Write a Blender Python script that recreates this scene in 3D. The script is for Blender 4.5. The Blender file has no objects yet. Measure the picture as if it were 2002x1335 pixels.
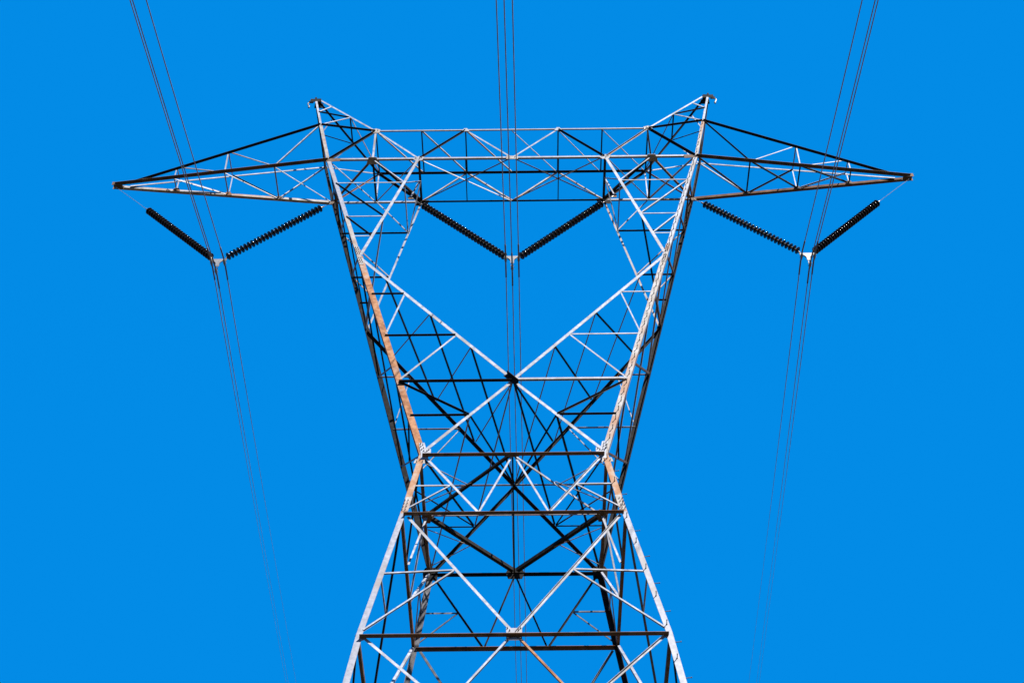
import bpy, bmesh, math, random
from mathutils import Vector, Matrix
random.seed(7)
V = Vector
scene = bpy.context.scene
COL = scene.collection

# ------------------------------------------------------------------ camera
CAM_POS = V((0.1777, -31.4443, -5.0))
YAW, PITCH, ROLL = -0.0069, 0.8361, -0.0050
_f = V((math.sin(YAW) * math.cos(PITCH), math.cos(YAW) * math.cos(PITCH), math.sin(PITCH)))
_r = V((math.cos(YAW), -math.sin(YAW), 0)); _u = _r.cross(_f)
_r2 = _r * math.cos(ROLL) + _u * math.sin(ROLL); _u2 = -_r * math.sin(ROLL) + _u * math.cos(ROLL)
cd = bpy.data.cameras.new('camera'); cam = bpy.data.objects.new('camera', cd); COL.objects.link(cam)
cam.matrix_world = Matrix(((_r2.x, _u2.x, -_f.x, CAM_POS.x), (_r2.y, _u2.y, -_f.y, CAM_POS.y),
                           (_r2.z, _u2.z, -_f.z, CAM_POS.z), (0, 0, 0, 1)))
cd.sensor_width = 36; cd.lens = 36 * 2954.14 / 2002; cd.clip_start = 0.1; cd.clip_end = 6000
scene.camera = cam

# ------------------------------------------------------------------ sky, sun, exposure
EXPO = 1.5
scene.view_settings.view_transform = 'Standard'; scene.view_settings.look = 'None'
scene.view_settings.exposure = EXPO; scene.view_settings.gamma = 1
w = bpy.data.worlds.new('World'); scene.world = w; w.use_nodes = True
k = 2 ** -EXPO
bg = w.node_tree.nodes['Background']
bg.inputs['Color'].default_value = (0.0008 * k, 0.258 * k, 0.791 * k, 1); bg.inputs['Strength'].default_value = 1
SUN = V((0.40, -0.615, 0.680)).normalized()
sd = bpy.data.lights.new('sun', 'SUN'); sd.energy = 5.0; sd.angle = math.radians(0.5); sd.color = (1.0, 0.96, 0.905)
so = bpy.data.objects.new('sun', sd); COL.objects.link(so)
so.rotation_euler = (-SUN).to_track_quat('-Z', 'Y').to_euler(); so.location = SUN * 120

# ------------------------------------------------------------------ materials
def mat(name, cols, rough=0.55, metal=0.0, scale=6.0, spec=0.5, detail=6, stretch=(1, 1, 1), bump=0.0, streak=None):
    m = bpy.data.materials.new(name); m.use_nodes = True; nt = m.node_tree; b = nt.nodes['Principled BSDF']
    tc = nt.nodes.new('ShaderNodeTexCoord'); mp = nt.nodes.new('ShaderNodeMapping'); mp.inputs['Scale'].default_value = stretch
    nt.links.new(tc.outputs['Object'], mp.inputs['Vector'])
    nz = nt.nodes.new('ShaderNodeTexNoise'); nz.inputs['Scale'].default_value = scale; nz.inputs['Detail'].default_value = detail
    nz.inputs['Roughness'].default_value = 0.65
    nt.links.new(mp.outputs['Vector'], nz.inputs['Vector'])
    cr = nt.nodes.new('ShaderNodeValToRGB'); nt.links.new(nz.outputs['Fac'], cr.inputs['Fac'])
    e = cr.color_ramp.elements
    while len(e) < len(cols): e.new(0.5)
    for i, (p, c) in enumerate(cols): e[i].position = p; e[i].color = (*c, 1)
    out = cr.outputs['Color']
    if streak:                      # broad patches of stain of another colour
        nz2 = nt.nodes.new('ShaderNodeTexNoise'); nz2.inputs['Scale'].default_value = streak[1]; nz2.inputs['Detail'].default_value = 5
        nt.links.new(tc.outputs['Object'], nz2.inputs['Vector'])
        mr = nt.nodes.new('ShaderNodeMapRange'); mr.inputs['From Min'].default_value = streak[2]; mr.inputs['From Max'].default_value = streak[3]
        nt.links.new(nz2.outputs['Fac'], mr.inputs['Value'])
        mx = nt.nodes.new('ShaderNodeMix'); mx.data_type = 'RGBA'; mx.inputs['B'].default_value = (*streak[0], 1)
        nt.links.new(mr.outputs['Result'], mx.inputs['Factor']); nt.links.new(out, mx.inputs['A']); out = mx.outputs['Result']
    nt.links.new(out, b.inputs['Base Color'])
    b.inputs['Roughness'].default_value = rough; b.inputs['Metallic'].default_value = metal
    b.inputs['Specular IOR Level'].default_value = spec
    if bump:
        bp = nt.nodes.new('ShaderNodeBump'); bp.inputs['Strength'].default_value = bump; bp.inputs['Distance'].default_value = 0.01
        nt.links.new(nz.outputs['Fac'], bp.inputs['Height']); nt.links.new(bp.outputs['Normal'], b.inputs['Normal'])
    return m
STEEL = mat('galvanised_steel', [(0.34, (0.12, 0.125, 0.145)), (0.5, (0.20, 0.207, 0.235)), (0.66, (0.275, 0.284, 0.318))], 0.55, 0, 6, 0.4, detail=9,
            streak=((0.13, 0.115, 0.105), 1.1, 0.50, 0.70))
DULL = mat('dull_mottled_zinc_steel', [(0.34, (0.125, 0.13, 0.15)), (0.5, (0.165, 0.17, 0.20)), (0.66, (0.215, 0.22, 0.25))], 0.5, 0, 9, 0.45, detail=9,
           streak=((0.15, 0.115, 0.09), 0.7, 0.56, 0.74))
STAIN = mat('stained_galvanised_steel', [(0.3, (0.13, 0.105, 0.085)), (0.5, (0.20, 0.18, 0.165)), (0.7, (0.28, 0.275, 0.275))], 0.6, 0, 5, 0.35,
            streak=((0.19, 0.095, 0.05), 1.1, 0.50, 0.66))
RUST = mat('orange_rusted_steel', [(0.34, (0.11, 0.045, 0.02)), (0.48, (0.19, 0.083, 0.036)), (0.64, (0.28, 0.145, 0.075))], 0.8, 0, 5, 0.2, detail=9,
           streak=((0.25, 0.21, 0.19), 1.5, 0.60, 0.72))
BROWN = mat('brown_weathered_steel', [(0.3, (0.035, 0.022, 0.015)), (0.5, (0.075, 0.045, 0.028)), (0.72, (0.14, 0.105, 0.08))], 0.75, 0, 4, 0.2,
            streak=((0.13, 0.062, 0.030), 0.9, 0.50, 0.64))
DARK = mat('dark_shaded_steel', [(0.3, (0.006, 0.0055, 0.0055)), (0.55, (0.012, 0.011, 0.011)), (0.75, (0.032, 0.030, 0.030))], 0.75, 0, 6, 0.08)  # near-black base colour stands in for shade on back and dark-looking members
RUSTY = mat('red_brown_rusted_steel', [(0.3, (0.045, 0.022, 0.012)), (0.5, (0.085, 0.040, 0.020)), (0.7, (0.13, 0.07, 0.04))], 0.8, 0, 4, 0.15, detail=9)
PATCH = mat('rust_patched_zinc_steel', [(0.36, (0.19, 0.085, 0.038)), (0.5, (0.235, 0.125, 0.068)), (0.6, (0.25, 0.19, 0.15)), (0.72, (0.25, 0.25, 0.26))], 0.75, 0, 3.2, 0.25, detail=9)
SHADED = mat('shaded_zinc_steel', [(0.3, (0.03, 0.03, 0.035)), (0.5, (0.06, 0.06, 0.068)), (0.7, (0.12, 0.12, 0.13))], 0.6, 0, 6, 0.35)  # zinc darkened in its colour to imitate shade on the back face
BOLT = mat('bolt_steel', [(0.4, (0.03, 0.027, 0.025)), (0.6, (0.07, 0.062, 0.055))], 0.5, 0.2, 20)
GLAZE = mat('dark_brown_glazed_porcelain', [(0.4, (0.008, 0.006, 0.005)), (0.6, (0.018, 0.012, 0.009))], 0.12, 0, 12, 0.3)
CAP = mat('galvanised_iron_cap', [(0.4, (0.13, 0.11, 0.09)), (0.6, (0.20, 0.18, 0.16))], 0.4, 0.45, 30)
ALU = mat('weathered_conductor', [(0.35, (0.16, 0.125, 0.11)), (0.65, (0.30, 0.255, 0.24))], 0.45, 0.15, 3)
ROD = mat('brown_armour_rod', [(0.35, (0.07, 0.048, 0.034)), (0.65, (0.15, 0.11, 0.085))], 0.5, 0.2, 14)
CLAMPM = mat('clamp_aluminium', [(0.35, (0.12, 0.095, 0.07)), (0.65, (0.24, 0.21, 0.17))], 0.35, 0.5, 25)
PLATE = mat('yoke_plate_steel', [(0.35, (0.10, 0.10, 0.105)), (0.65, (0.16, 0.16, 0.165))], 0.5, 0, 10)
CONC = mat('concrete', [(0.35, (0.25, 0.24, 0.22)), (0.65, (0.38, 0.37, 0.34))], 0.9, 0, 5)
GROUND = mat('dry_grass_ground', [(0.3, (0.03, 0.024, 0.014)), (0.5, (0.055, 0.043, 0.025)), (0.7, (0.085, 0.068, 0.04))], 0.95, 0, 0.4, 0.1, detail=10)

# ------------------------------------------------------------------ helpers
def new_obj(name, bm, mats, parent=None, smooth=False):
    me = bpy.data.meshes.new(name)
    bmesh.ops.recalc_face_normals(bm, faces=bm.faces[:])
    if smooth:
        for f in bm.faces: f.smooth = True
    bm.to_mesh(me); bm.free()
    for m in (mats if isinstance(mats, (list, tuple)) else [mats]): me.materials.append(m)
    o = bpy.data.objects.new(name, me); COL.objects.link(o)
    if parent: o.parent = parent
    return o
def empty(name, loc):
    o = bpy.data.objects.new(name, None); COL.objects.link(o); o.location = loc; o.empty_display_size = 0.3; return o
def tag(o, label=None, cat=None, group=None, kind=None):
    if label: o['label'] = label
    if cat: o['category'] = cat
    if group: o['group'] = group
    if kind: o['kind'] = kind
    return o
def prism(bm, ring, a, b, mi=0):
    va = [bm.verts.new(a + q) for q in ring]; vb = [bm.verts.new(b + q) for q in ring]
    n = len(ring)
    fs = [bm.faces.new((va[i], va[(i + 1) % n], vb[(i + 1) % n], vb[i])) for i in range(n)]
    fs += [bm.faces.new(va[::-1]), bm.faces.new(vb)]
    for f in fs: f.material_index = mi
def angle_iron(bm, a, b, u, v, wd, t=None, mi=0):
    """rolled L section, heel on the line a-b, flanges along u and v"""
    t = t or max(0.008, wd * 0.1)
    d = (b - a).normalized(); u = (u - d * u.dot(d)).normalized(); v = v - d * v.dot(d); v = (v - u * v.dot(u)).normalized()
    prism(bm, [V((0, 0, 0)), u * wd, u * wd + v * t, u * t + v * t, u * t + v * wd, v * wd], a, b, mi)
def box(bm, c, ax, ay, az, mi=0):
    vs = [bm.verts.new(c + ax * x + ay * y + az * z) for x in (-1, 1) for y in (-1, 1) for z in (-1, 1)]
    for q in ((0, 1, 3, 2), (4, 6, 7, 5), (0, 4, 5, 1), (2, 3, 7, 6), (0, 2, 6, 4), (1, 5, 7, 3)):
        f = bm.faces.new([vs[i] for i in q]); f.material_index = mi
def rod(bm, a, b, r, n=8, r2=None, mi=0):
    d = (b - a).normalized(); u = d.orthogonal().normalized(); v = d.cross(u); r2 = r if r2 is None else r2
    va = [bm.verts.new(a + (u * math.cos(i * 6.28318 / n) + v * math.sin(i * 6.28318 / n)) * r) for i in range(n)]
    vb = [bm.verts.new(b + (u * math.cos(i * 6.28318 / n) + v * math.sin(i * 6.28318 / n)) * r2) for i in range(n)]
    for i in range(n):
        f = bm.faces.new((va[i], va[(i + 1) % n], vb[(i + 1) % n], vb[i])); f.material_index = mi
    for ring in (va[::-1], vb):
        f = bm.faces.new(ring); f.material_index = mi
def lathe(bm, prof, n=24, mi=0, axis=None):
    """prof = (radius, height) along +Z"""
    rings = []
    for r, z in prof:
        rings.append([bm.verts.new((0, 0, z))] if r < 1e-6 else [bm.verts.new((r * math.cos(i * 2 * math.pi / n), r * math.sin(i * 2 * math.pi / n), z)) for i in range(n)])
    for A, B in zip(rings, rings[1:]):
        for i in range(n):
            j = (i + 1) % n
            if len(A) == 1 and len(B) == 1: continue
            q = (A[0], B[j], B[i]) if len(A) == 1 else ((A[i], A[j], B[0]) if len(B) == 1 else (A[i], A[j], B[j], B[i]))
            f = bm.faces.new(q); f.material_index = mi
UPV = V((0, -0.74, 0.67)); VIEW = V((0, -0.72, -0.69))
def jig(): return random.uniform(0.002, 0.008)
def brace_mesh(bm, a, b, n, st, wd, off=None, trim=0.0, mi=0):
    """angle iron lying on a face with normal n.  st: which edge carries the standing flange and which way it stands
       B upper edge, standing away / D upper edge, standing towards the viewer's side / O lower edge, standing towards / H, A lower edge, away"""
    n = n.normalized(); d = (b - a).normalized(); n = (n - d * n.dot(d)).normalized()
    p = n.cross(d).normalized()
    if p.dot(UPV) < 0: p = -p
    c = n if n.dot(VIEW) > 0 else -n
    o = n * (jig() if off is None else off)
    wd *= {'B': 0.85, 'D': 0.70, 'A': 0.72, 'H': 0.72, 'O': 1.0}[st]
    a = a + d * trim + o; b = b - d * trim + o
    if st == 'B': angle_iron(bm, a + p * wd / 2, b + p * wd / 2, -p, -c, wd, mi=mi)
    if st == 'D': angle_iron(bm, a - p * wd * 0.03, b - p * wd * 0.03, -p, c, wd, mi=mi)
    if st == 'O': angle_iron(bm, a - p * wd * 1.05, b - p * wd * 1.05, p, c, wd, mi=mi)
    if st == 'H': angle_iron(bm, a, b, p, -c, wd, mi=mi)
    if st == 'A': angle_iron(bm, a, b, p, -c, wd, mi=mi)
def bar(name, parent, a, b, n, st, wd, m=None, trim=0.03, off=None):
    bm = bmesh.new(); brace_mesh(bm, a, b, n, st, wd, off, trim)
    return new_obj(name, bm, m or STEEL, parent)
def plate(name, parent, c, n, pts, th=0.014, m=None, bolts=(), off=0.02, extra=None, up=None):
    """polygonal plate: pts in the plane's own (across, up) axes, with bolts standing out of it"""
    n = n.normalized(); up = (up or V((0, 0, 1))); up = (up - n * up.dot(n)).normalized(); ac = up.cross(n).normalized()
    bm = bmesh.new(); o = c + n * off
    prism(bm, [ac * x + up * y for x, y in pts], o, o + n * th)
    for x, y in bolts:
        q = o + ac * x + up * y; rod(bm, q + n * th, q + n * (th + 0.014), 0.017, 6, mi=1); rod(bm, q + n * (th + 0.013), q + n * (th + 0.055), 0.008, 6, mi=1)
    return new_obj(name, bm, [m or STEEL, BOLT], parent)

# ------------------------------------------------------------------ the setting: ground
def gz(x, y):
    d = max(0.0, -y - 4)
    z = -0.215 * d if d < 60 else -12.9 - 0.06 * (d - 60)
    z += 0.0 if y < 6 else -0.05 * (y - 6) * min(1, 0.4 + 0.0)
    r = math.hypot(x, y)
    return z + min(1, max(0, (r - 14) / 30)) * (0.5 * math.sin(x * 0.11 + 1) * math.cos(y * 0.09) + 0.003 * abs(x) * math.sin(x * 0.01))
bm = bmesh.new()
def axis_pts():
    p = [0.0]; s = 3.0
    while p[-1] < 2600: p.append(p[-1] + s); s *= 1.13
    return [-q for q in p[:0:-1]] + p
ap = axis_pts(); grid = [[bm.verts.new((x, y, gz(x, y))) for y in ap] for x in ap]
for i in range(len(ap) - 1):
    for j in range(len(ap) - 1): bm.faces.new((grid[i][j], grid[i + 1][j], grid[i + 1][j + 1], grid[i][j + 1]))
tag(new_obj('ground', bm, GROUND, smooth=True), kind='structure')

# ------------------------------------------------------------------ tower geometry (metres, origin at tower base)
T = empty('transmission_tower', (0, 0, 0))
tag(T, 'tall steel lattice transmission tower with flared arms, wide crossarm and two pointed peaks', 'pylon')
BASE = (5.6, 5.6, -0.6); B_ = (3.797, 3.797, 13.89); A_ = (3.531, 3.531, 16.015); K_ = (2.792, 2.792, 20.315)
W_ = (2.43, 2.467, 22.65); BB = (6.40, 0.931, 38.306)
BI = (3.244, 0.931, 38.306); BT = (4.85, 0.931, 40.03); AT = (6.858, 0.931, 40.49); PK = (7.38, 0.0, 43.40); TIP = (13.96, 0.0, 38.20)
def L3(a, b, t): return tuple(a[i] * (1 - t) + b[i] * t for i in range(3))
def at_z(a, b, z): return L3(a, b, (z - a[2]) / (b[2] - a[2]))
ZP, ZS, ZN2, ZM, ZN1, ZJ, ZA3, ZA2, ZA1 = 24.28, 26.53, 27.96, 25.80, 30.10, 32.15, 33.38, 34.57, 36.72
LEG = {nm: at_z(W_, BB, z) for nm, z in (('P', ZP), ('S', ZS), ('N2', ZN2), ('M', ZM), ('N1', ZN1), ('J', ZJ), ('a3', ZA3), ('a2', ZA2), ('a1', ZA1))}
LEG['W'] = W_; LEG['Bb'] = BB
CR = (0.0, LEG['M'][1], ZM)                                   # crotch of the V
def on(a, b, z): return at_z(a, b, z)
VC = {z: on(CR, LEG['J'], z) for z in (ZN2, ZN1)}             # V chord nodes
LX = on(W_, CR, ZP)                                           # lower X chord node
IC = {z: on(LEG['J'], BI, z) for z in (ZA3, ZA2, ZA1)}        # inner chord nodes
def P(v, sx=1, sy=-1): return V((v[0] * sx, v[1] * sy, v[2]))
def face_n(a, b, c, out):
    n = (b - a).cross(c - a).normalized(); return n if n.dot(out) > 0 else -n
YN = {}
for sy in (-1, 1):
    YN['up', sy] = face_n(P(W_, -1, sy), P(W_, 1, sy), P(BB, 1, sy), V((0, sy, 0)))
    YN['wk', sy] = face_n(P(K_, -1, sy), P(K_, 1, sy), P(W_, 1, sy), V((0, sy, 0)))
    YN['lo', sy] = face_n(P(A_, -1, sy), P(A_, 1, sy), P(K_, 1, sy), V((0, sy, 0)))
    YN['br', sy] = V((0, sy, 0))
XN = {}
for sx in (-1, 1):
    XN['up', sx] = face_n(P(W_, sx, -1), P(W_, sx, 1), P(BB, sx, 1), V((sx, 0, 0)))
    XN['wk', sx] = face_n(P(K_, sx, -1), P(K_, sx, 1), P(W_, sx, 1), V((sx, 0, 0)))
    XN['lo', sx] = face_n(P(A_, sx, -1), P(A_, sx, 1), P(K_, sx, 1), V((sx, 0, 0)))
ZU = V((0, 0, 1))

# ---- main legs, each one mesh from footing to crossarm
legs = {}
for sx in (-1, 1):
    for sy in (-1, 1):
        bm = bmesh.new(); o = V((sx * 0.06, sy * 0.012, 0))
        u, v = V((-sx, 0, 0)), V((0, -sy, 0))
        def seg(a, b, wd, mi): angle_iron(bm, P(a, sx, sy) + o, P(b, sx, sy) + o, u, v, wd, 0.018, mi)
        fl = sx < 0 and sy < 0; fr = sx > 0 and sy < 0
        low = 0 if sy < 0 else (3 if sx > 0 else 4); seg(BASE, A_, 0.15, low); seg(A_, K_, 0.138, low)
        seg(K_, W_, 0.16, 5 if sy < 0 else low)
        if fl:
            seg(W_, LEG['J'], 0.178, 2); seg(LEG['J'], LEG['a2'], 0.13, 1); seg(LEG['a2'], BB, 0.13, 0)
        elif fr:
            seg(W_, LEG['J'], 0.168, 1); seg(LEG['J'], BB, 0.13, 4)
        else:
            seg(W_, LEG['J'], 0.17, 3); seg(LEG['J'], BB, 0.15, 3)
        seg(BB, AT, 0.11, 1 if sy < 0 else 3)
        legs[sx, sy] = new_obj('leg', bm, [DULL, STAIN, RUST, DARK, SHADED if sy > 0 else STEEL, PATCH], T)
        bm = bmesh.new(); c = P(BASE, sx, sy); c.z = gz(c.x, c.y)
        rod(bm, c + V((0, 0, -0.7)), c + V((0, 0, 0.35)), 0.5, 20); rod(bm, c + V((0, 0, 0.34)), c + V((0, 0, 0.40)), 0.36, 20)
        new_obj('footing', bm, CONC, T)
legs[-1, -1]['label'] = 'front left leg with a long orange rusted stretch above the waist'
legs[1, -1]['label'] = 'front right leg carrying the row of step bolts'

# ---- step bolts up the front right leg
def step(a, b, t, front):
    q = P(L3(a, b, t), 1, -1) + V((0.06, -0.012, 0))
    d = (P(b) - P(a)).normalized()
    nf = V((0, -1, 0)); nf = (nf - d * nf.dot(d)).normalized(); ns = V((1, 0, 0)); ns = (ns - d * ns.dot(d)).normalized()
    bm = bmesh.new()
    if front: s = q + V((-0.065, 0, 0)); e = s + nf * 0.145
    else: s = q + V((0, 0.065, 0)); e = s + ns * 0.15
    dd = (e - s).normalized()
    rod(bm, s, e, 0.0095, 8); rod(bm, e - dd * 0.012, e + dd * 0.004, 0.017, 8); rod(bm, s, s + dd * 0.016, 0.018, 6)
    new_obj('step_bolt', bm, BOLT, legs[1, -1])
for a, b, sp, alt in ((B_, A_, 0.45, 1), (A_, K_, 0.45, 1), (K_, W_, 0.42, 1), (W_, LEG['J'], 0.40, 0), (LEG['J'], BB, 0.40, 0), (BB, AT, 0.40, 0)):
    n = max(1, int((P(b) - P(a)).length / sp))
    for i in range(n): step(a, b, (i + 0.5) / n, (i % 2 == 0) if alt else True)

# ---- lower body, the four faces
LN = {-1: 'front', 1: 'back'}
BPAN = at_z(BASE, B_, 7.0)
for sy in (-1, 1):
    n = YN['lo', sy]; nw = YN['wk', sy]; F = sy < 0
    # horizontal beams
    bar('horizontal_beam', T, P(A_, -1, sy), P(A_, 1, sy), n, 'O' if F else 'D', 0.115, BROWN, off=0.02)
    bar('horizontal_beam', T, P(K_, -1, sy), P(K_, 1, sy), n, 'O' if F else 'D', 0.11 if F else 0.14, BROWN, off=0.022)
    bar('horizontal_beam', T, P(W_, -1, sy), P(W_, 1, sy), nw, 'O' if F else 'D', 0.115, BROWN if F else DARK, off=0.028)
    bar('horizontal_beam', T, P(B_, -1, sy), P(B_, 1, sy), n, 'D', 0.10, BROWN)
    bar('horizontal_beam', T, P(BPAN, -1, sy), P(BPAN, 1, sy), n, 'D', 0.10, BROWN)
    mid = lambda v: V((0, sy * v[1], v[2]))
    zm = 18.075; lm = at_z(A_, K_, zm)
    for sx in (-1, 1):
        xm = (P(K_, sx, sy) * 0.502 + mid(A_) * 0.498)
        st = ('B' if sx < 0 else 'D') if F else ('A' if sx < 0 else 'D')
        bar('diagonal_brace', T, P(K_, sx, sy) + V((-sx * 0.12, 0, -0.1)), mid(A_), n, st, 0.085, STEEL if F else SHADED)
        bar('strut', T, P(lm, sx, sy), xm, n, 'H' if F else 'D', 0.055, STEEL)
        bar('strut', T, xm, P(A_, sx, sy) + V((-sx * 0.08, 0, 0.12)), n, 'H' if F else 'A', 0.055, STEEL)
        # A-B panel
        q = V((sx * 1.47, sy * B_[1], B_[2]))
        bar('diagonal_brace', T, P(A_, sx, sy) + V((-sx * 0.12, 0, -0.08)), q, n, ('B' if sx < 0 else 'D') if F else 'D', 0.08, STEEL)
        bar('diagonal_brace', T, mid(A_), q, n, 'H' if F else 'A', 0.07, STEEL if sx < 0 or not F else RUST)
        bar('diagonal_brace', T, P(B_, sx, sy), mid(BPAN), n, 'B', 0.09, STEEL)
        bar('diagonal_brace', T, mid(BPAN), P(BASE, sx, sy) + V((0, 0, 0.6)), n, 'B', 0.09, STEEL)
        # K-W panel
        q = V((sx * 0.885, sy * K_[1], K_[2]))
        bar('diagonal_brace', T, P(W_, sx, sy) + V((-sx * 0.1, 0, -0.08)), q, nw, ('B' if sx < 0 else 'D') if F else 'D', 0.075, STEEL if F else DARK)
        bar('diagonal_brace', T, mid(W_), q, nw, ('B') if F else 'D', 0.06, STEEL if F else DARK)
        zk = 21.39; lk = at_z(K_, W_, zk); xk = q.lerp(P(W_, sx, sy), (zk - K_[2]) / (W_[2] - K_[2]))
        bar('strut', T, P(lk, sx, sy), xk, nw, 'B' if sx < 0 else 'H', 0.05, STEEL if F else SHADED)
        bar('strut', T, xk, P(K_, sx, sy) + V((-sx * 0.06, 0, 0.12)), nw, 'H', 0.045, STEEL if F else SHADED)
for sx in (-1, 1):
    n = XN['lo', sx]; nw = XN['wk', sx]
    midx = lambda v: V((sx * v[0], 0, v[2]))
    bar('horizontal_beam', T, P(A_, sx, -1), P(A_, sx, 1), n, 'H', 0.11, BROWN)
    bar('horizontal_beam', T, P(K_, sx, -1), P(K_, sx, 1), n, 'H', 0.11, BROWN)
    bar('horizontal_beam', T, P(W_, sx, -1), P(W_, sx, 1), nw, 'H', 0.11, BROWN)
    bar('horizontal_beam', T, P(B_, sx, -1), P(B_, sx, 1), n, 'H', 0.10, BROWN)
    bar('horizontal_beam', T, P(BPAN, sx, -1), P(BPAN, sx, 1), n, 'H', 0.10, BROWN)
    for sy in (-1, 1):
        xm = P(K_, sx, sy).lerp(midx(A_), 0.5); lm = at_z(A_, K_, 18.075)
        bar('diagonal_brace', T, P(K_, sx, sy) + V((0, -sy * 0.1, -0.08)), midx(A_), n, 'A' if sy < 0 else 'B', 0.085, DARK if sy < 0 else STEEL)
        bar('strut', T, P(lm, sx, sy), xm, n, 'H', 0.05, STEEL if sx < 0 else STAIN)
        bar('strut', T, xm, P(A_, sx, sy), n, 'H', 0.05, STEEL)
        q = V((sx * B_[0], sy * 1.47, B_[2]))
        bar('diagonal_brace', T, P(A_, sx, sy), q, n, 'A' if sy < 0 else 'B', 0.07, DARK if sy < 0 else STEEL)
        bar('diagonal_brace', T, midx(A_), q, n, 'H', 0.06, STEEL)
        bar('diagonal_brace', T, P(B_, sx, sy), midx(BPAN), n, 'B', 0.09, STEEL)
        bar('diagonal_brace', T, midx(BPAN), P(BASE, sx, sy) + V((0, 0, 0.6)), n, 'B', 0.09, STEEL)
        q = V((sx * K_[0], sy * 0.78, K_[2]))
        bar('diagonal_brace', T, P(W_, sx, sy) + V((0, -sy * 0.08, -0.08)), q, nw, 'A' if sy < 0 else 'B', 0.075, DARK if sy < 0 else STEEL)
        bar('diagonal_brace', T, midx(W_), q, nw, 'D' if sy < 0 else 'H', 0.075, STEEL)
        zk = 21.39; lk = at_z(K_, W_, zk); xk = q.lerp(P(W_, sx, sy), (zk - K_[2]) / (W_[2] - K_[2]))
        bar('strut', T, P(lk, sx, sy), xk, nw, 'H', 0.045, STEEL)
        bar('strut', T, xk, P(K_, sx, sy), nw, 'H', 0.04, STEEL)
# waist diaphragm
zw = W_[2]
for sx in (-1, 1):
    side = V((sx * W_[0], 0, zw))
    for sy in (-1, 1):
        m_ = V((0, sy * W_[1], zw))
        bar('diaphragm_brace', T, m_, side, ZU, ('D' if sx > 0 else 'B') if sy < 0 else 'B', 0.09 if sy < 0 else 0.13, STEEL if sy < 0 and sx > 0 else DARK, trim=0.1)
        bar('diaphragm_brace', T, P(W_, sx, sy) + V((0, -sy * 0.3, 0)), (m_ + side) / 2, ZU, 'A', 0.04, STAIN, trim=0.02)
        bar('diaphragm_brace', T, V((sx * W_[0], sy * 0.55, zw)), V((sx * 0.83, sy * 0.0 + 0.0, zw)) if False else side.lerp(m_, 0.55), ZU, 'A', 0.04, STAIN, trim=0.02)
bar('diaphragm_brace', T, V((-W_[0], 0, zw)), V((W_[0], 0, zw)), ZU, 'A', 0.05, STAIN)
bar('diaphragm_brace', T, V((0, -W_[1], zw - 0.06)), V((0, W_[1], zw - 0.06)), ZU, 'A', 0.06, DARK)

# ---- waist to arms: V frames, lower X, arm cages
for sy in (-1, 1):
    n = YN['up', sy]; F = sy < 0; C = P(CR, 1, sy); jm = (sx for sx in ())
    for sx in (-1, 1):
        J = P(LEG['J'], sx, sy)
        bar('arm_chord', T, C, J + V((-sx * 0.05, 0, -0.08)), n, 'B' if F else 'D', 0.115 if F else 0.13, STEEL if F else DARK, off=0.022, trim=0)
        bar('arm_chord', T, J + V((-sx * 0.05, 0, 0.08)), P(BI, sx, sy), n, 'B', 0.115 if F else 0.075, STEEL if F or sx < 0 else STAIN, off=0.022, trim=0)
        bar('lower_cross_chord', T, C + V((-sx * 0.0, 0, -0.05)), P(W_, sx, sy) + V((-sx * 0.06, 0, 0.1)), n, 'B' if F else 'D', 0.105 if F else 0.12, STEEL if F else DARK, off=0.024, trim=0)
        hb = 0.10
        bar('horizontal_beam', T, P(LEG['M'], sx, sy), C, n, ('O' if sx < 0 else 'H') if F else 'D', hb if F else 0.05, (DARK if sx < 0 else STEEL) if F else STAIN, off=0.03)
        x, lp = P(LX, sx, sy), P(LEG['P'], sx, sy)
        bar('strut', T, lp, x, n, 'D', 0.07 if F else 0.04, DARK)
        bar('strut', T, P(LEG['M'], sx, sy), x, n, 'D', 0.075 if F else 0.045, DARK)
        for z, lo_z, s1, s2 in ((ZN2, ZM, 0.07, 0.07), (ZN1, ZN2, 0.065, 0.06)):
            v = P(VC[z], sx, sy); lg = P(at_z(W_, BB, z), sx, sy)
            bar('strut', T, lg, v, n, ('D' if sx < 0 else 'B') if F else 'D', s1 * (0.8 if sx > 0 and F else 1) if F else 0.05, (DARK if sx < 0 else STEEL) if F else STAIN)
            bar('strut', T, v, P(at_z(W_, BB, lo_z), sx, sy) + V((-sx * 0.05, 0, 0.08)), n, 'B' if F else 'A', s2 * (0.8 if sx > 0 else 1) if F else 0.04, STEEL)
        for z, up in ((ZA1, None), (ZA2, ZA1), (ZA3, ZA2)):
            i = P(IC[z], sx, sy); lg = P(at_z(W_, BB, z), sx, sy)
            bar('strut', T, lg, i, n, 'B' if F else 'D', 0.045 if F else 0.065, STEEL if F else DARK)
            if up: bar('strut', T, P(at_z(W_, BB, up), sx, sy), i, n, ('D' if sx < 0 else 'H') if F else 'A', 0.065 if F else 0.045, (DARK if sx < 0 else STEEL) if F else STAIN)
        q = V((sx * 4.85, sy * BB[1], BB[2]))
        bar('strut', T, q, P(IC[ZA1], sx, sy), n, 'B' if F else 'A', 0.045, STEEL)
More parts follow.
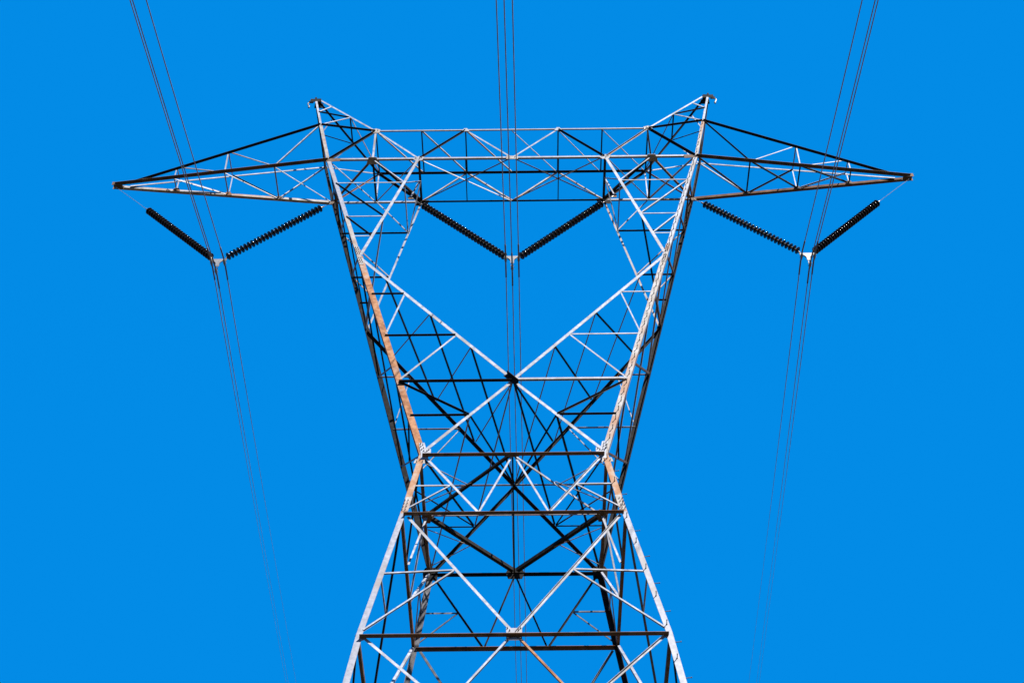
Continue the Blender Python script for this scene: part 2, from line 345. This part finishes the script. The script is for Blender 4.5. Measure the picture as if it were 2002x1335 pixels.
# side faces: crossed lacing between the front and the back leg
names = ['W', 'S', 'N1', 'J', 'a2', 'a1', 'Bb']
for sx in (-1, 1):
    n = XN['up', sx]
    for i in range(len(names) - 1):
        lo, hi = LEG[names[i]], LEG[names[i + 1]]
        big = 0.085 if i < 3 else 0.07
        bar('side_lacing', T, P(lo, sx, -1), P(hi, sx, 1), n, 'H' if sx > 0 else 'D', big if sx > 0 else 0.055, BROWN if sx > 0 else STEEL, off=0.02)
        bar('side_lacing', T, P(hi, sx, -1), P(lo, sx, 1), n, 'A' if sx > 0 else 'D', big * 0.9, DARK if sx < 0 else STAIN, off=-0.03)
    m_ = (P(LEG['W'], sx, -1) + P(LEG['S'], sx, 1)) / 2
    bar('side_lacing', T, P(LEG['P'], sx, -1), P(LEG['W'], sx, -1).lerp(P(LEG['S'], sx, 1), 0.55), n, 'D', 0.06, DARK)
    bar('side_lacing', T, P(at_z(W_, BB, 37.1), sx, -1), P(at_z(W_, BB, 37.1), sx, 1), n, 'H', 0.08, BROWN)
# V soffit: crossed lacing between the front and back V chords, and below the crotch
for sx in (-1, 1):
    J = LEG['J']
    nodes = [on(CR, J, z) for z in (30.95, 29.05, 27.4, ZM)]
    nn = face_n(P(CR, sx, -1), P(CR, sx, 1), P(J, sx, -1), V((0, 0, -1)))
    for a, b in zip(nodes, nodes[1:]):
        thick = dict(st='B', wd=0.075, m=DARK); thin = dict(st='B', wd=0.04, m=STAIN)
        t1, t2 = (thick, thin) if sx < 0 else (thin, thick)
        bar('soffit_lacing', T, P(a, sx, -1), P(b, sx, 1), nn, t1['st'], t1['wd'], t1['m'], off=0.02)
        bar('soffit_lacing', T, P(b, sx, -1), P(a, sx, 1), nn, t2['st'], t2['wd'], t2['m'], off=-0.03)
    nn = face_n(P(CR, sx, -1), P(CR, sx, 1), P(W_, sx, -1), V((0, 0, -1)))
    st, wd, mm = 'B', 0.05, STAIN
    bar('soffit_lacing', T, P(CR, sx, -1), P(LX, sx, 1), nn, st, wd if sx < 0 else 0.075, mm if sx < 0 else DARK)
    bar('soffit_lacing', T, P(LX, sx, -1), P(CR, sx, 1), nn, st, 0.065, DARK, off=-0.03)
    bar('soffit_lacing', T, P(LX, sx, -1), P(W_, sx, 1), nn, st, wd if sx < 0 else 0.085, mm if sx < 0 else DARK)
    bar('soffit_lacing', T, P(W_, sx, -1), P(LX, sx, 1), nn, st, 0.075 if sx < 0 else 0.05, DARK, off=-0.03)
# inner face of each arm cage and the hanger for the middle V string
HANG = (3.531, 0.0, 37.29)
for sx in (-1, 1):
    nn = face_n(P(IC[ZA1], sx, -1), P(IC[ZA1], sx, 1), P(BI, sx, -1), V((-sx, 0, 0)))
    mid = V((sx * BI[0], 0, BI[2])); h = P(HANG, sx)
    bar('hanger_brace', T, P(IC[ZA1], sx, -1), P(IC[ZA1], sx, 1), nn, 'B', 0.05, STEEL)
    for sy in (-1, 1):
        bar('hanger_brace', T, mid, P(IC[ZA1], sx, sy), nn, 'D' if sx < 0 else 'A', 0.055, STEEL)
    bar('hanger_brace', T, mid, h, nn, 'B', 0.05, STEEL)
    bar('hanger_brace', T, P(IC[ZA2], sx, -1), P(LEG['J'], sx, 1), nn, 'B', 0.05 if sx < 0 else 0.06, STEEL if sx < 0 else DARK)
    plate('hanger_plate', T, h, V((0, -1, 0)), [(-0.07, -0.09), (0.07, -0.09), (0.10, 0.04), (0.03, 0.12), (-0.10, 0.04)], 0.02, BROWN, off=-0.01)
    h2 = V((sx * 6.27, 0, 37.05))
    plate('hanger_plate', T, h2, V((0, -1, 0)), [(-0.08, -0.08), (0.08, -0.08), (0.10, 0.07), (-0.10, 0.07)], 0.02, BROWN, off=-0.01)

# ---- bridge between the arms
bm = bmesh.new()
def chord(bm, a, b, n, st, wd, mi, off=0.0): brace_mesh(bm, a, b, n, st, wd, off, 0, mi)
fn, bn = V((0, -1, 0)), V((0, 1, 0))
def BX(x, sy, top): return V((x, sy * 0.931, BT[2] if top else BB[2]))
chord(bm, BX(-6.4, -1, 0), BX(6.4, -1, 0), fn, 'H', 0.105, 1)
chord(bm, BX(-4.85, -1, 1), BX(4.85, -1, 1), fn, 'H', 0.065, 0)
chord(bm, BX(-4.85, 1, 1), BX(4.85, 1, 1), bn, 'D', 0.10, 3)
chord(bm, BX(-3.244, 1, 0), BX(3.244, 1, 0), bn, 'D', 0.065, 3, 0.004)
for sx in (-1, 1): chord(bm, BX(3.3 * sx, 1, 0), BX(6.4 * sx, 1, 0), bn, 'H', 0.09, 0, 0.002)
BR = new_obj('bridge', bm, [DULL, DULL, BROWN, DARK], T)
for sx in (-1, 1):
    X = lambda x: x * sx
    for sy, n in ((-1, fn), (1, bn)):
        F = sy < 0
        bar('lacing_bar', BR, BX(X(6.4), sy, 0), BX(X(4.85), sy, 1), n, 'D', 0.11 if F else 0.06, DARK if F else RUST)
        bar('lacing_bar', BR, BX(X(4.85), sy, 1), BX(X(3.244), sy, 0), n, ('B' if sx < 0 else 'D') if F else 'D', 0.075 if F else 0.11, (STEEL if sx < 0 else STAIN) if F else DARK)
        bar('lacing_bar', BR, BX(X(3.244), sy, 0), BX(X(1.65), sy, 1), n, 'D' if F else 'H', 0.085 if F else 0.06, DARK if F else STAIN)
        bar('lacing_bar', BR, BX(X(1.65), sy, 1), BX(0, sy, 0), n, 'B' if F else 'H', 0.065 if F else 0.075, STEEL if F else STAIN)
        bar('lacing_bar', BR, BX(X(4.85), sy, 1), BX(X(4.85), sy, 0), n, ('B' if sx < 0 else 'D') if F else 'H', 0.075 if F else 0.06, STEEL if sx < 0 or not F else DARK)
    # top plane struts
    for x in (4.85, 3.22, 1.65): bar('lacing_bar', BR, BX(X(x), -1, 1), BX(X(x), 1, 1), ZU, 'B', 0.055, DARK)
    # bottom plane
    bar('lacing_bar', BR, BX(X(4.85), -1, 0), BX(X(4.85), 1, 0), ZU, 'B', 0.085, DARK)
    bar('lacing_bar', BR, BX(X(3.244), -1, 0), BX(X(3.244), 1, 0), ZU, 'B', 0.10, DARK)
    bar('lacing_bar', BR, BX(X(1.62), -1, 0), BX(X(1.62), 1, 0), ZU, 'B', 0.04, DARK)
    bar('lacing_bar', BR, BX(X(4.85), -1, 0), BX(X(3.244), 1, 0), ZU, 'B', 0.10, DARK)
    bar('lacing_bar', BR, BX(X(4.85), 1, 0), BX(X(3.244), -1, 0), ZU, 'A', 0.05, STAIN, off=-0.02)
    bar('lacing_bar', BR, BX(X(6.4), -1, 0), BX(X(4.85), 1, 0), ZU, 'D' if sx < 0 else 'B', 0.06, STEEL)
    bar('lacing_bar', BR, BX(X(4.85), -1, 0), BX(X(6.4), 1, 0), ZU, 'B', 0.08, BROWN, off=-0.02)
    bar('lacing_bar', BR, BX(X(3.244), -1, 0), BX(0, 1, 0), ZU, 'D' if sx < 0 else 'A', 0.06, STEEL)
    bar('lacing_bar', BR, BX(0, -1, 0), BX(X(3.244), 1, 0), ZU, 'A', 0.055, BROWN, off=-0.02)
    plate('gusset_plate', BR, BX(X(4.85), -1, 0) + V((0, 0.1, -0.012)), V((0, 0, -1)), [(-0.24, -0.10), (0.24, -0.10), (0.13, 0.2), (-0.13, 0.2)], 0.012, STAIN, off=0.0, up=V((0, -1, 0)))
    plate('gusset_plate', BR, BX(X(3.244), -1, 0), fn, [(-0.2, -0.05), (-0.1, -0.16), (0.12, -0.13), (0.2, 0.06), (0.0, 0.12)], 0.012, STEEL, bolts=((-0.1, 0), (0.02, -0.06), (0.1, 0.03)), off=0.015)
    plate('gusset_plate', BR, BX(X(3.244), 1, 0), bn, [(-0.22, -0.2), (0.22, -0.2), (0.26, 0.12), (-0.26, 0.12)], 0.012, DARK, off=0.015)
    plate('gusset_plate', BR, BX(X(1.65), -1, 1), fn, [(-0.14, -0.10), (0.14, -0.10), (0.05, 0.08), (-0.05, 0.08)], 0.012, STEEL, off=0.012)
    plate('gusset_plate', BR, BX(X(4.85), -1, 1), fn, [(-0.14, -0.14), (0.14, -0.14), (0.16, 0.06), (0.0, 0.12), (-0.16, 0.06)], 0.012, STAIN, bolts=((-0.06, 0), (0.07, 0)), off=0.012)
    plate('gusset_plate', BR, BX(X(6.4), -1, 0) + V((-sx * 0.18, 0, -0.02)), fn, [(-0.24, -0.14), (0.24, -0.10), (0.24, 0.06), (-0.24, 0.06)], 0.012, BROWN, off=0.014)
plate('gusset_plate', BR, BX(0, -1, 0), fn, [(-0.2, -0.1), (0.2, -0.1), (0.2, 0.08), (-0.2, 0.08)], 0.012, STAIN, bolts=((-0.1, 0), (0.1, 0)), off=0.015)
for a, b in ((-4.85, -3.22), (-3.22, -1.65), (-1.65, 0), (0, 1.65), (1.65, 3.22), (3.22, 4.85)):
    bar('lacing_bar', BR, BX(a, -1, 1), BX(b, 1, 1), ZU, 'B' if a < 0 else 'D', 0.05, STAIN if a < 0 else STEEL, off=-0.02)

# ---- crossarms reaching out to each side
for sx in (-1, 1):
    bm = bmesh.new(); tp = P(TIP, sx)
    root = {('b', s): P(BB, sx, s) for s in (-1, 1)}; root.update({('t', s): P(AT, sx, s) for s in (-1, 1)})
    for s in (-1, 1): root['t', s].z += 0
    e = V((0, 0.06, 0))
    chord(bm, tp - e, root['b', -1], fn, 'D', 0.135, 1)
    chord(bm, tp + e, root['b', 1], bn, 'H', 0.15, 3)
    chord(bm, tp - e + V((-sx * 0.5, 0, 0.05)), root['t', -1], fn, 'D', 0.105, 2)
    chord(bm, tp + e + V((-sx * 0.5, 0, 0.05)), root['t', 1], bn, 'B', 0.07, 0)
    # end plates at the tip
    box(bm, tp + V((-sx * 0.08, -0.09, 0.0)), V((0.19, 0, 0)), V((0, 0.008, 0)), V((0, 0, 0.085)), 1)
    box(bm, tp + V((-sx * 0.08, 0.09, 0.0)), V((0.19, 0, 0)), V((0, 0.008, 0)), V((0, 0, 0.085)), 1)
    box(bm, tp + V((-sx * 0.1, 0, -0.06)), V((0.16, 0, 0)), V((0, 0.08, 0)), V((0, 0, 0.008)), 1)
    CA = new_obj('crossarm', bm, [STEEL, BROWN, DARK, STAIN if sx < 0 else RUSTY], T)
    ca = lambda lv, s, t: tp.lerp(root[lv, s], t)
    b1, b2, b3, t1, t2 = 0.277, 0.514, 0.748, 0.295, 0.545
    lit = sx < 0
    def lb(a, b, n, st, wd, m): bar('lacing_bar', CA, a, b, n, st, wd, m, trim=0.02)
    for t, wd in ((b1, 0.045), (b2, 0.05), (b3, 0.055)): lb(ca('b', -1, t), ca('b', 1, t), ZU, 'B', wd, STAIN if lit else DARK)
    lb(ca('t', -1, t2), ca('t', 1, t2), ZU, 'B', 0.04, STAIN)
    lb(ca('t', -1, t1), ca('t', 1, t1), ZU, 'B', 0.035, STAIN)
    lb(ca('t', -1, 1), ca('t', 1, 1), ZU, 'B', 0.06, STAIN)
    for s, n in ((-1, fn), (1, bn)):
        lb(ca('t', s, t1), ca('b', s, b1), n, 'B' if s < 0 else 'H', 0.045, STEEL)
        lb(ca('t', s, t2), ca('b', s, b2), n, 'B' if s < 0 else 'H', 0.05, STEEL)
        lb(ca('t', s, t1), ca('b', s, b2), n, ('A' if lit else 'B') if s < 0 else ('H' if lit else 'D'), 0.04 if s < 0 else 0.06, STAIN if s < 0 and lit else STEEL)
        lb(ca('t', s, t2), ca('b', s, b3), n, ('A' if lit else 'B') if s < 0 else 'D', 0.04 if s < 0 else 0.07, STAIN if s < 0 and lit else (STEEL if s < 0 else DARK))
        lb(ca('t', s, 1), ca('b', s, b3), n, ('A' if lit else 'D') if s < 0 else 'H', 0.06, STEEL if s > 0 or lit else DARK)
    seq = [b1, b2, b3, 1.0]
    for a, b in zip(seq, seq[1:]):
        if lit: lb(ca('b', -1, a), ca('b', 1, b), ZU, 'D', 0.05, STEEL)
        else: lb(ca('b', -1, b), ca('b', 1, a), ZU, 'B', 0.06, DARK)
    for t in (b1, b2, b3):
        plate('gusset_plate', CA, ca('b', 1, t), bn, [(-0.14, -0.08), (0.14, -0.08), (0.08, 0.1), (-0.08, 0.1)], 0.012, BROWN, off=-0.03)

# ---- earth wire peaks
for sx in (-1, 1):
    bm = bmesh.new(); pk = P(PK, sx)
    out = {s: P(AT, sx, s) for s in (-1, 1)}; inn = {s: P(BT, sx, s) for s in (-1, 1)}
    e = V((0, 0.07, 0)); ei = V((-sx * 0.16, 0, 0))
    nS = V((sx, 0, 0)); nT = V((-sx * 0.78, 0, 0.62))
    chord(bm, out[-1], pk - e, fn, 'B', 0.09, 0)
    chord(bm, out[1], pk + e, bn, 'D', 0.07, 2)
    chord(bm, inn[-1], pk - e + ei, fn, 'B', 0.075, 0)
    chord(bm, inn[1], pk + e + ei, bn, 'D', 0.085, 2)
    PKO = new_obj('earth_wire_peak', bm, [STEEL, STAIN, DARK], T)
    for s, n in ((-1, fn), (1, bn)):
        top = pk + e * s
        p1 = top.lerp(inn[s], 0.58); p2 = (top + ei).lerp(inn[s], 0.215); o5 = top.lerp(out[s], 0.49)
        F = s < 0
        bar('lacing_bar', PKO, p2, o5, n, 'B', 0.07 if F else 0.045, STEEL)
        bar('lacing_bar', PKO, o5, p1, n, 'D', 0.06 if F else 0.035, DARK)
        bar('lacing_bar', PKO, p1, out[s], n, 'B', 0.055 if F else 0.035, STEEL)
        bar('lacing_bar', PKO, out[s], inn[s], n, 'D' if F else 'B', 0.085 if F else 0.06, DARK if F else STEEL)
    p1f = (pk - e).lerp(inn[-1], 0.58); p1b = (pk + e).lerp(inn[1], 0.58)
    bar('lacing_bar', PKO, p1f, p1b, nT, 'A', 0.055, DARK)
    bar('lacing_bar', PKO, p1f, inn[1], nT, 'A', 0.05, STAIN)
    # bracket for the earth wire: plate cap, lug and a hanging hook
    bm = bmesh.new()
    box(bm, pk + V((sx * -0.08, 0, 0.03)), V((0.11, 0, 0)), V((0, 0.11, 0)), V((0, 0, 0.012)))
    box(bm, pk + V((sx * 0.0, -0.1, -0.06)), V((0.2, 0, 0)), V((0, 0.01, 0)), V((0, 0, 0.09)))
    box(bm, pk + V((-sx * 0.1, 0.1, -0.12)), V((0.16, 0, 0)), V((0, 0.01, 0)), V((0, 0, 0.15)))
    box(bm, pk + V((sx * 0.19, 0, -0.02)), V((0.09, 0, 0)), V((0, 0.012, 0)), V((0, 0, 0.07)))
    box(bm, pk + V((sx * 0.02, -0.05, 0.11)), V((0.03, 0, 0)), V((0, 0.03, 0)), V((0, 0, 0.08)))
    bk = new_obj('bracket', bm, [DARK], PKO)
    bm = bmesh.new(); c0 = pk + V((sx * 0.25, 0, -0.06))
    pts = [c0, c0 + V((sx * 0.05, -0.02, -0.09)), c0 + V((sx * 0.03, -0.02, -0.2)), c0 + V((-sx * 0.01, -0.02, -0.3))]
    for a, b in zip(pts, pts[1:]): rod(bm, a, b, 0.022, 8)
    rod(bm, pts[-1] + V((0, 0, 0.03)), pts[-1] + V((0, 0, -0.06)), 0.034, 8)
    new_obj('hook', bm, [BOLT if sx < 0 else CAP], PKO)

# ---- gusset and splice plates on the body
for sx in (-1, 1):
    f = YN['up', -1]
    bl = [(-sx * a, b) for a, b in ((0.0, 0.41), (0.06, 0.36), (0.01, 0.30), (0.08, 0.24), (0.03, 0.17), (0.10, 0.12), (0.18, 0.11), (0.23, 0.16))]
    plate('gusset_plate', T, P(W_, sx, -1) + V((sx * 0.04, 0, 0)), f, [(-sx * a, b) for a, b in ((-0.05, 0.46), (0.10, 0.46), (0.16, 0.21), (0.28, 0.21), (0.29, 0.02), (0.18, -0.22), (0.02, -0.22), (0.02, 0.0))], 0.012, STEEL, bolts=bl, off=0.012)
    plate('gusset_plate', T, P(W_, sx, -1) + V((sx * 0.05, 0, -0.22)), YN['wk', -1], [(-sx * a, b) for a, b in ((-0.10, 0.02), (0.14, 0.02), (0.16, -0.16), (-0.14, -0.14))], 0.012, STAIN, bolts=[(-sx * 0.02, -0.03), (-sx * 0.09, -0.1), (sx * 0.06, -0.1)], off=0.03)
    plate('splice_plate', T, P(at_z(K_, W_, 20.65), sx, -1) + V((sx * 0.0, 0, 0)), YN['wk', -1], [(-sx * a + sx * 0.02, b) for a, b in ((-0.09, -0.3), (0.10, -0.3), (0.04, 0.3), (-0.12, 0.3))] if False else [(-0.075 - 0.04 * sx * 0, -0.28), (0.075, -0.28), (0.075 - sx * 0.085, 0.28), (-0.075 - sx * 0.085, 0.28)], 0.010, STAIN,
          bolts=[(x - sx * 0.15 * y, y) for x in (-0.04, 0.04) for y in (-0.22, -0.1, 0.02, 0.14)], off=0.012)
    plate('splice_plate', T, P(LEG['J'], sx, -1) + V((sx * 0.0, 0, 0.05)), f, [(-0.07 - sx * 0.12, -0.5), (0.07 - sx * 0.12, -0.5), (0.07 + sx * 0.12, 0.5), (-0.07 + sx * 0.12, 0.5)], 0.010, STAIN,
          bolts=[(x + sx * 0.25 * y, y) for x in (-0.035, 0.035) for y in (-0.4, -0.28, -0.16, 0.1, 0.22, 0.34, 0.44)], off=0.012)
    plate('gusset_plate', T, P(A_, sx, -1) + V((-sx * 0.05, 0, -0.08)), YN['lo', -1], [(-sx * a, b) for a, b in ((-0.02, 0.06), (0.1, 0.06), (0.14, -0.05), (0.04, -0.1), (-0.02, -0.1))], 0.012, DULL, off=0.006)
    plate('gusset_plate', T, V((sx * W_[0] * 0.99, 0, zw + 0.01)), V((0, 0, -1)), [(-0.08, -0.25), (0.08, -0.25), (0.15, 0), (0.08, 0.25), (-0.08, 0.25), (-0.15, 0)], 0.012, BROWN, off=0.02, up=V((0, -1, 0)))
    plate('gusset_plate', T, P(W_, sx, 1), YN['wk', 1], [(-0.2, -0.22), (0.2, -0.22), (0.22, 0.08), (0.14, 0.2), (-0.14, 0.2), (-0.22, 0.08)], 0.012, DARK, off=-0.02)
plate('gusset_plate', T, V((0, -A_[1], A_[2])), YN['lo', -1], [(-0.18, -0.22), (0.18, -0.22), (0.18, 0.17), (-0.18, 0.17)], 0.012, DULL,
      bolts=[(s * x, y) for s in (-1, 1) for x, y in ((0.10, 0.08), (0.15, 0.15), (0.08, -0.14), (0.14, -0.20))], off=0.004)
plate('gusset_plate', T, V((0, -W_[1], W_[2])), YN['wk', -1], [(-0.14, -0.13), (0.14, -0.13), (0.2, 0.05), (-0.2, 0.05)], 0.012, STAIN, bolts=[(-0.1, -0.08), (0.12, -0.08), (0.02, -0.14)], off=0.006)
plate('gusset_plate', T, V((0, W_[1], W_[2])), YN['wk', 1], [(-0.2, -0.2), (0.2, -0.2), (0.27, 0), (0.19, 0.16), (-0.19, 0.16), (-0.27, 0)], 0.012, DARK, off=-0.03)
bm = bmesh.new(); c = P(CR) + V((0.0, -0.06, 0)); dv = (P(LEG['J'], -1) - P(CR)).normalized()
brace_mesh(bm, c + dv * 0.26, c - dv * 0.26, YN['up', -1], 'D', 0.2, 0.0, 0)
new_obj('splice_plate', bm, [DARK], T)

# ------------------------------------------------------------------ insulator strings, yokes and wires
def disc_mesh():
    bm = bmesh.new()   # +Z towards the tower end
    lathe(bm, [(0, 0.030), (0.056, 0.029), (0.092, 0.023), (0.120, 0.011), (0.131, -0.004), (0.131, -0.020), (0.120, -0.026), (0.108, -0.018), (0.100, -0.034), (0.090, -0.020),
               (0.074, -0.038), (0.062, -0.020), (0.045, -0.040), (0.035, -0.022), (0, -0.022)], 28)
    bmesh.ops.recalc_face_normals(bm, faces=bm.faces[:])
    for f in bm.faces: f.smooth = True
    me = bpy.data.meshes.new('disc'); bm.to_mesh(me); bm.free(); me.materials.append(GLAZE)
    bm = bmesh.new()
    lathe(bm, [(0, 0.098), (0.020, 0.098), (0.034, 0.090), (0.042, 0.068), (0.047, 0.034), (0.052, 0.024), (0, 0.020)], 18)
    lathe(bm, [(0, -0.014), (0.013, -0.016), (0.013, -0.050), (0, -0.050)], 10)
    bmesh.ops.recalc_face_normals(bm, faces=bm.faces[:])
    for f in bm.faces: f.smooth = True
    mc = bpy.data.meshes.new('metal_cap'); bm.to_mesh(mc); bm.free(); mc.materials.append(CAP)
    return me, mc
DISC, METAL = disc_mesh()
def string(lo, hi, top, foot, label):
    """lo/hi = centres of the lowest and topmost disc, top = hanger on the tower, foot = pin on the yoke"""
    t = empty('insulator_string', top); tag(t, label, 'insulator', 'V strings of dark disc insulators under the crossarm')
    ax = (hi - lo).normalized(); rot = ax.to_track_quat('Z', 'Y').to_matrix().to_4x4()
    N = 28
    for i in range(N):
        q = lo.lerp(hi, i / (N - 1)) - top
        d = bpy.data.objects.new('disc', DISC); COL.objects.link(d); d.parent = t; d.matrix_local = Matrix.Translation(q) @ rot
        c = bpy.data.objects.new('metal_cap', METAL); COL.objects.link(c); c.parent = d
    bm = bmesh.new(); s = hi - top + ax * 0.09; e = V((0, 0, 0))
    rod(bm, s, e, 0.0075, 8); rod(bm, s - ax * 0.02, s + ax * 0.07, 0.026, 8); rod(bm, e - ax * 0.09, e, 0.026, 8)
    new_obj('link_rod', bm, CAP, t)
    bm = bmesh.new(); s = lo - top - ax * 0.04; e = foot - top
    rod(bm, s, e, 0.016, 8); rod(bm, s.lerp(e, 0.35), s.lerp(e, 0.75), 0.032, 8)
    new_obj('socket_clevis', bm, CAP, t)
ZY = 33.975
YX = {'left': -9.75, 'middle': -0.02, 'right': 9.745}
def yoke(nm, x):
    t = empty('yoke_plate', (x, 0, ZY)); tag(t, f'pale three-armed yoke plate joining the two {nm} insulator strings', 'yoke plate', 'yoke plates at the foot of the V strings')
    bm = bmesh.new(); th = 0.012
    out = []
    def arc(c, r, a0, a1, n=7): return [(c[0] + r * math.cos(math.radians(a0 + (a1 - a0) * i / n)), c[1] + r * math.sin(math.radians(a0 + (a1 - a0) * i / n))) for i in range(n + 1)]
    pts = [(-0.26, 0.04), (0.26, 0.04), (0.27, -0.035)] + arc((0.235, -0.22), 0.175, 85, 175) + [(0.055, -0.33), (-0.055, -0.33)] + arc((-0.235, -0.22), 0.175, 5, 95) + [(-0.27, -0.035)]
    va = [bm.verts.new((a, -th, b)) for a, b in pts]; vb = [bm.verts.new((a, th, b)) for a, b in pts]
    n = len(pts); bm.faces.new(va); bm.faces.new(vb[::-1])
    for i in range(n): bm.faces.new((va[i], vb[i], vb[(i + 1) % n], va[(i + 1) % n]))
    bmesh.ops.triangulate(bm, faces=[f for f in bm.faces if len(f.verts) > 4])
    new_obj('plate', bm, PLATE, t)
    for dx, dz in ((-0.215, -0.02), (0.215, -0.02), (0.0, -0.465)):
        bm = bmesh.new(); q = V((dx, 0, dz - 0.10))
        # boat shaped clamp body under the wire, keeper piece, and two hanger straps
        prev = None
        for i in range(9):
            s = -0.17 + 0.34 * i / 8; r = 0.020 + 0.030 * math.cos(s / 0.17 * 1.45)
            ring = [bm.verts.new(q + V((r * 0.8 * math.cos(a), s, r * math.sin(a) - 0.01))) for a in [j * 6.28318 / 10 for j in range(10)]]
            if prev:
                for j in range(10): bm.faces.new((prev[j], prev[(j + 1) % 10], ring[(j + 1) % 10], ring[j]))
            else: bm.faces.new(ring[::-1])
            prev = ring
        bm.faces.new(prev)
        for sx in (-1, 1): box(bm, q + V((sx * 0.034, 0, 0.055)), V((0.006, 0, 0)), V((0, 0.025, 0)), V((0, 0, 0.075)))
        for sy in (-1, 1): rod(bm, q + V((-0.06, sy * 0.06, 0.02)), q + V((0.06, sy * 0.06, 0.02)), 0.011, 6)
        if dz < -0.2:
            for sx in (-1, 1): box(bm, q + V((sx * 0.024, 0, 0.17)), V((0.005, 0, 0)), V((0, 0.022, 0)), V((0, 0, 0.11)))
        new_obj('suspension_clamp', bm, CLAMPM, t)
for nm, x in YX.items(): yoke(nm, x)
fz = ZY + 0.0
for nm, sx in (('left', -1), ('right', 1)):
    x = YX[nm]
    string(V((x + sx * 0.30, 0, 34.16)), V((sx * 12.53, 0, 36.70)), V((sx * 13.93, 0, 38.10)), V((x + sx * 0.24, 0, fz)), f'{nm} outer insulator string hanging from the {nm} crossarm tip')
    string(V((x - sx * 0.31, 0, 34.17)), V((sx * 6.63, 0, 36.74)), V((sx * 6.27, 0, 37.03)), V((x - sx * 0.24, 0, fz)), f'{nm} inner insulator string hanging beside the {nm} tower leg')
    string(V((sx * 0.30, 0, 34.04)), V((sx * 3.05, 0, 36.82)), V((sx * 3.50, 0, 37.27)), V((sx * 0.24 - 0.02, 0, fz)), f'{nm} half of the middle insulator V inside the tower window')

def wire(nm, label, x, z, near, far, r=0.0158, slim=0.036):
    t = empty('conductor_wire', (x, 0, z)); tag(t, label, 'power line', 'conductor wires in bundles of three')
    def pt(y):
        a, b, kx = near if y < 0 else far
        s = abs(y); return V((kx * y, y, -a * s + b * s * s))
    ys = [-170, -140, -115, -95, -78, -64, -52, -43, -36, -30, -25, -21, -17.5, -14.5, -12, -10, -8, -6.3, -4.8, -3.5, -2.4, -1.5, -0.8, -0.3, 0,
          0.3, 0.8, 1.5, 2.5, 4, 6, 9, 13, 18, 24, 32, 42, 55, 72, 95, 125, 160, 200]
    def tube(ys, r0, n=8):
        bm = bmesh.new(); prev = None
        for y in ys:
            r = r0 if y < 1 else max(r0 * 0.26, r0 * (1 - slim * y))  # radius shrinks beyond the tower, a taper added to imitate fading out
            c = pt(y); d = (pt(y + 0.02) - pt(y - 0.02)).normalized(); u = V((1, 0, 0)); u = (u - d * u.dot(d)).normalized(); v = d.cross(u)
            ring = [bm.verts.new(c + (u * math.cos(j * 6.28318 / n) + v * math.sin(j * 6.28318 / n)) * r) for j in range(n)]
            if prev:
                for j in range(n): bm.faces.new((prev[j], prev[(j + 1) % n], ring[(j + 1) % n], ring[j]))
            else: bm.faces.new(ring[::-1])
            prev = ring
        bm.faces.new(prev); return bm
    new_obj('strand', tube(ys, r), ALU, t, smooth=True)
    new_obj('armour_rod', tube([-0.75, -0.5, -0.3, -0.12, 0, 0.12, 0.3, 0.5, 0.75], r + 0.010, 10), ROD, t, smooth=True)
NEAR = {'left': (0.286, 0.0012, 0.006), 'middle': (0.276, 0.0012, 0.009), 'right': (0.260, 0.0012, 0.0045)}
FAR = {'left': (0.052, 0.0004, 0.0045), 'middle': (0.084, 0.0004, 0.0075), 'right': (0.115, 0.0004, -0.002)}
for nm, x in YX.items():
    for wn, dx, z in (('upper left', -0.215, ZY - 0.075), ('lower', 0.0, ZY - 0.52), ('upper right', 0.215, ZY - 0.075)):
        wire(nm, f'{wn} conductor wire of the {nm} three-wire bundle', x + dx, z, NEAR[nm], FAR[nm], slim=0.012 if nm == 'middle' else 0.052)
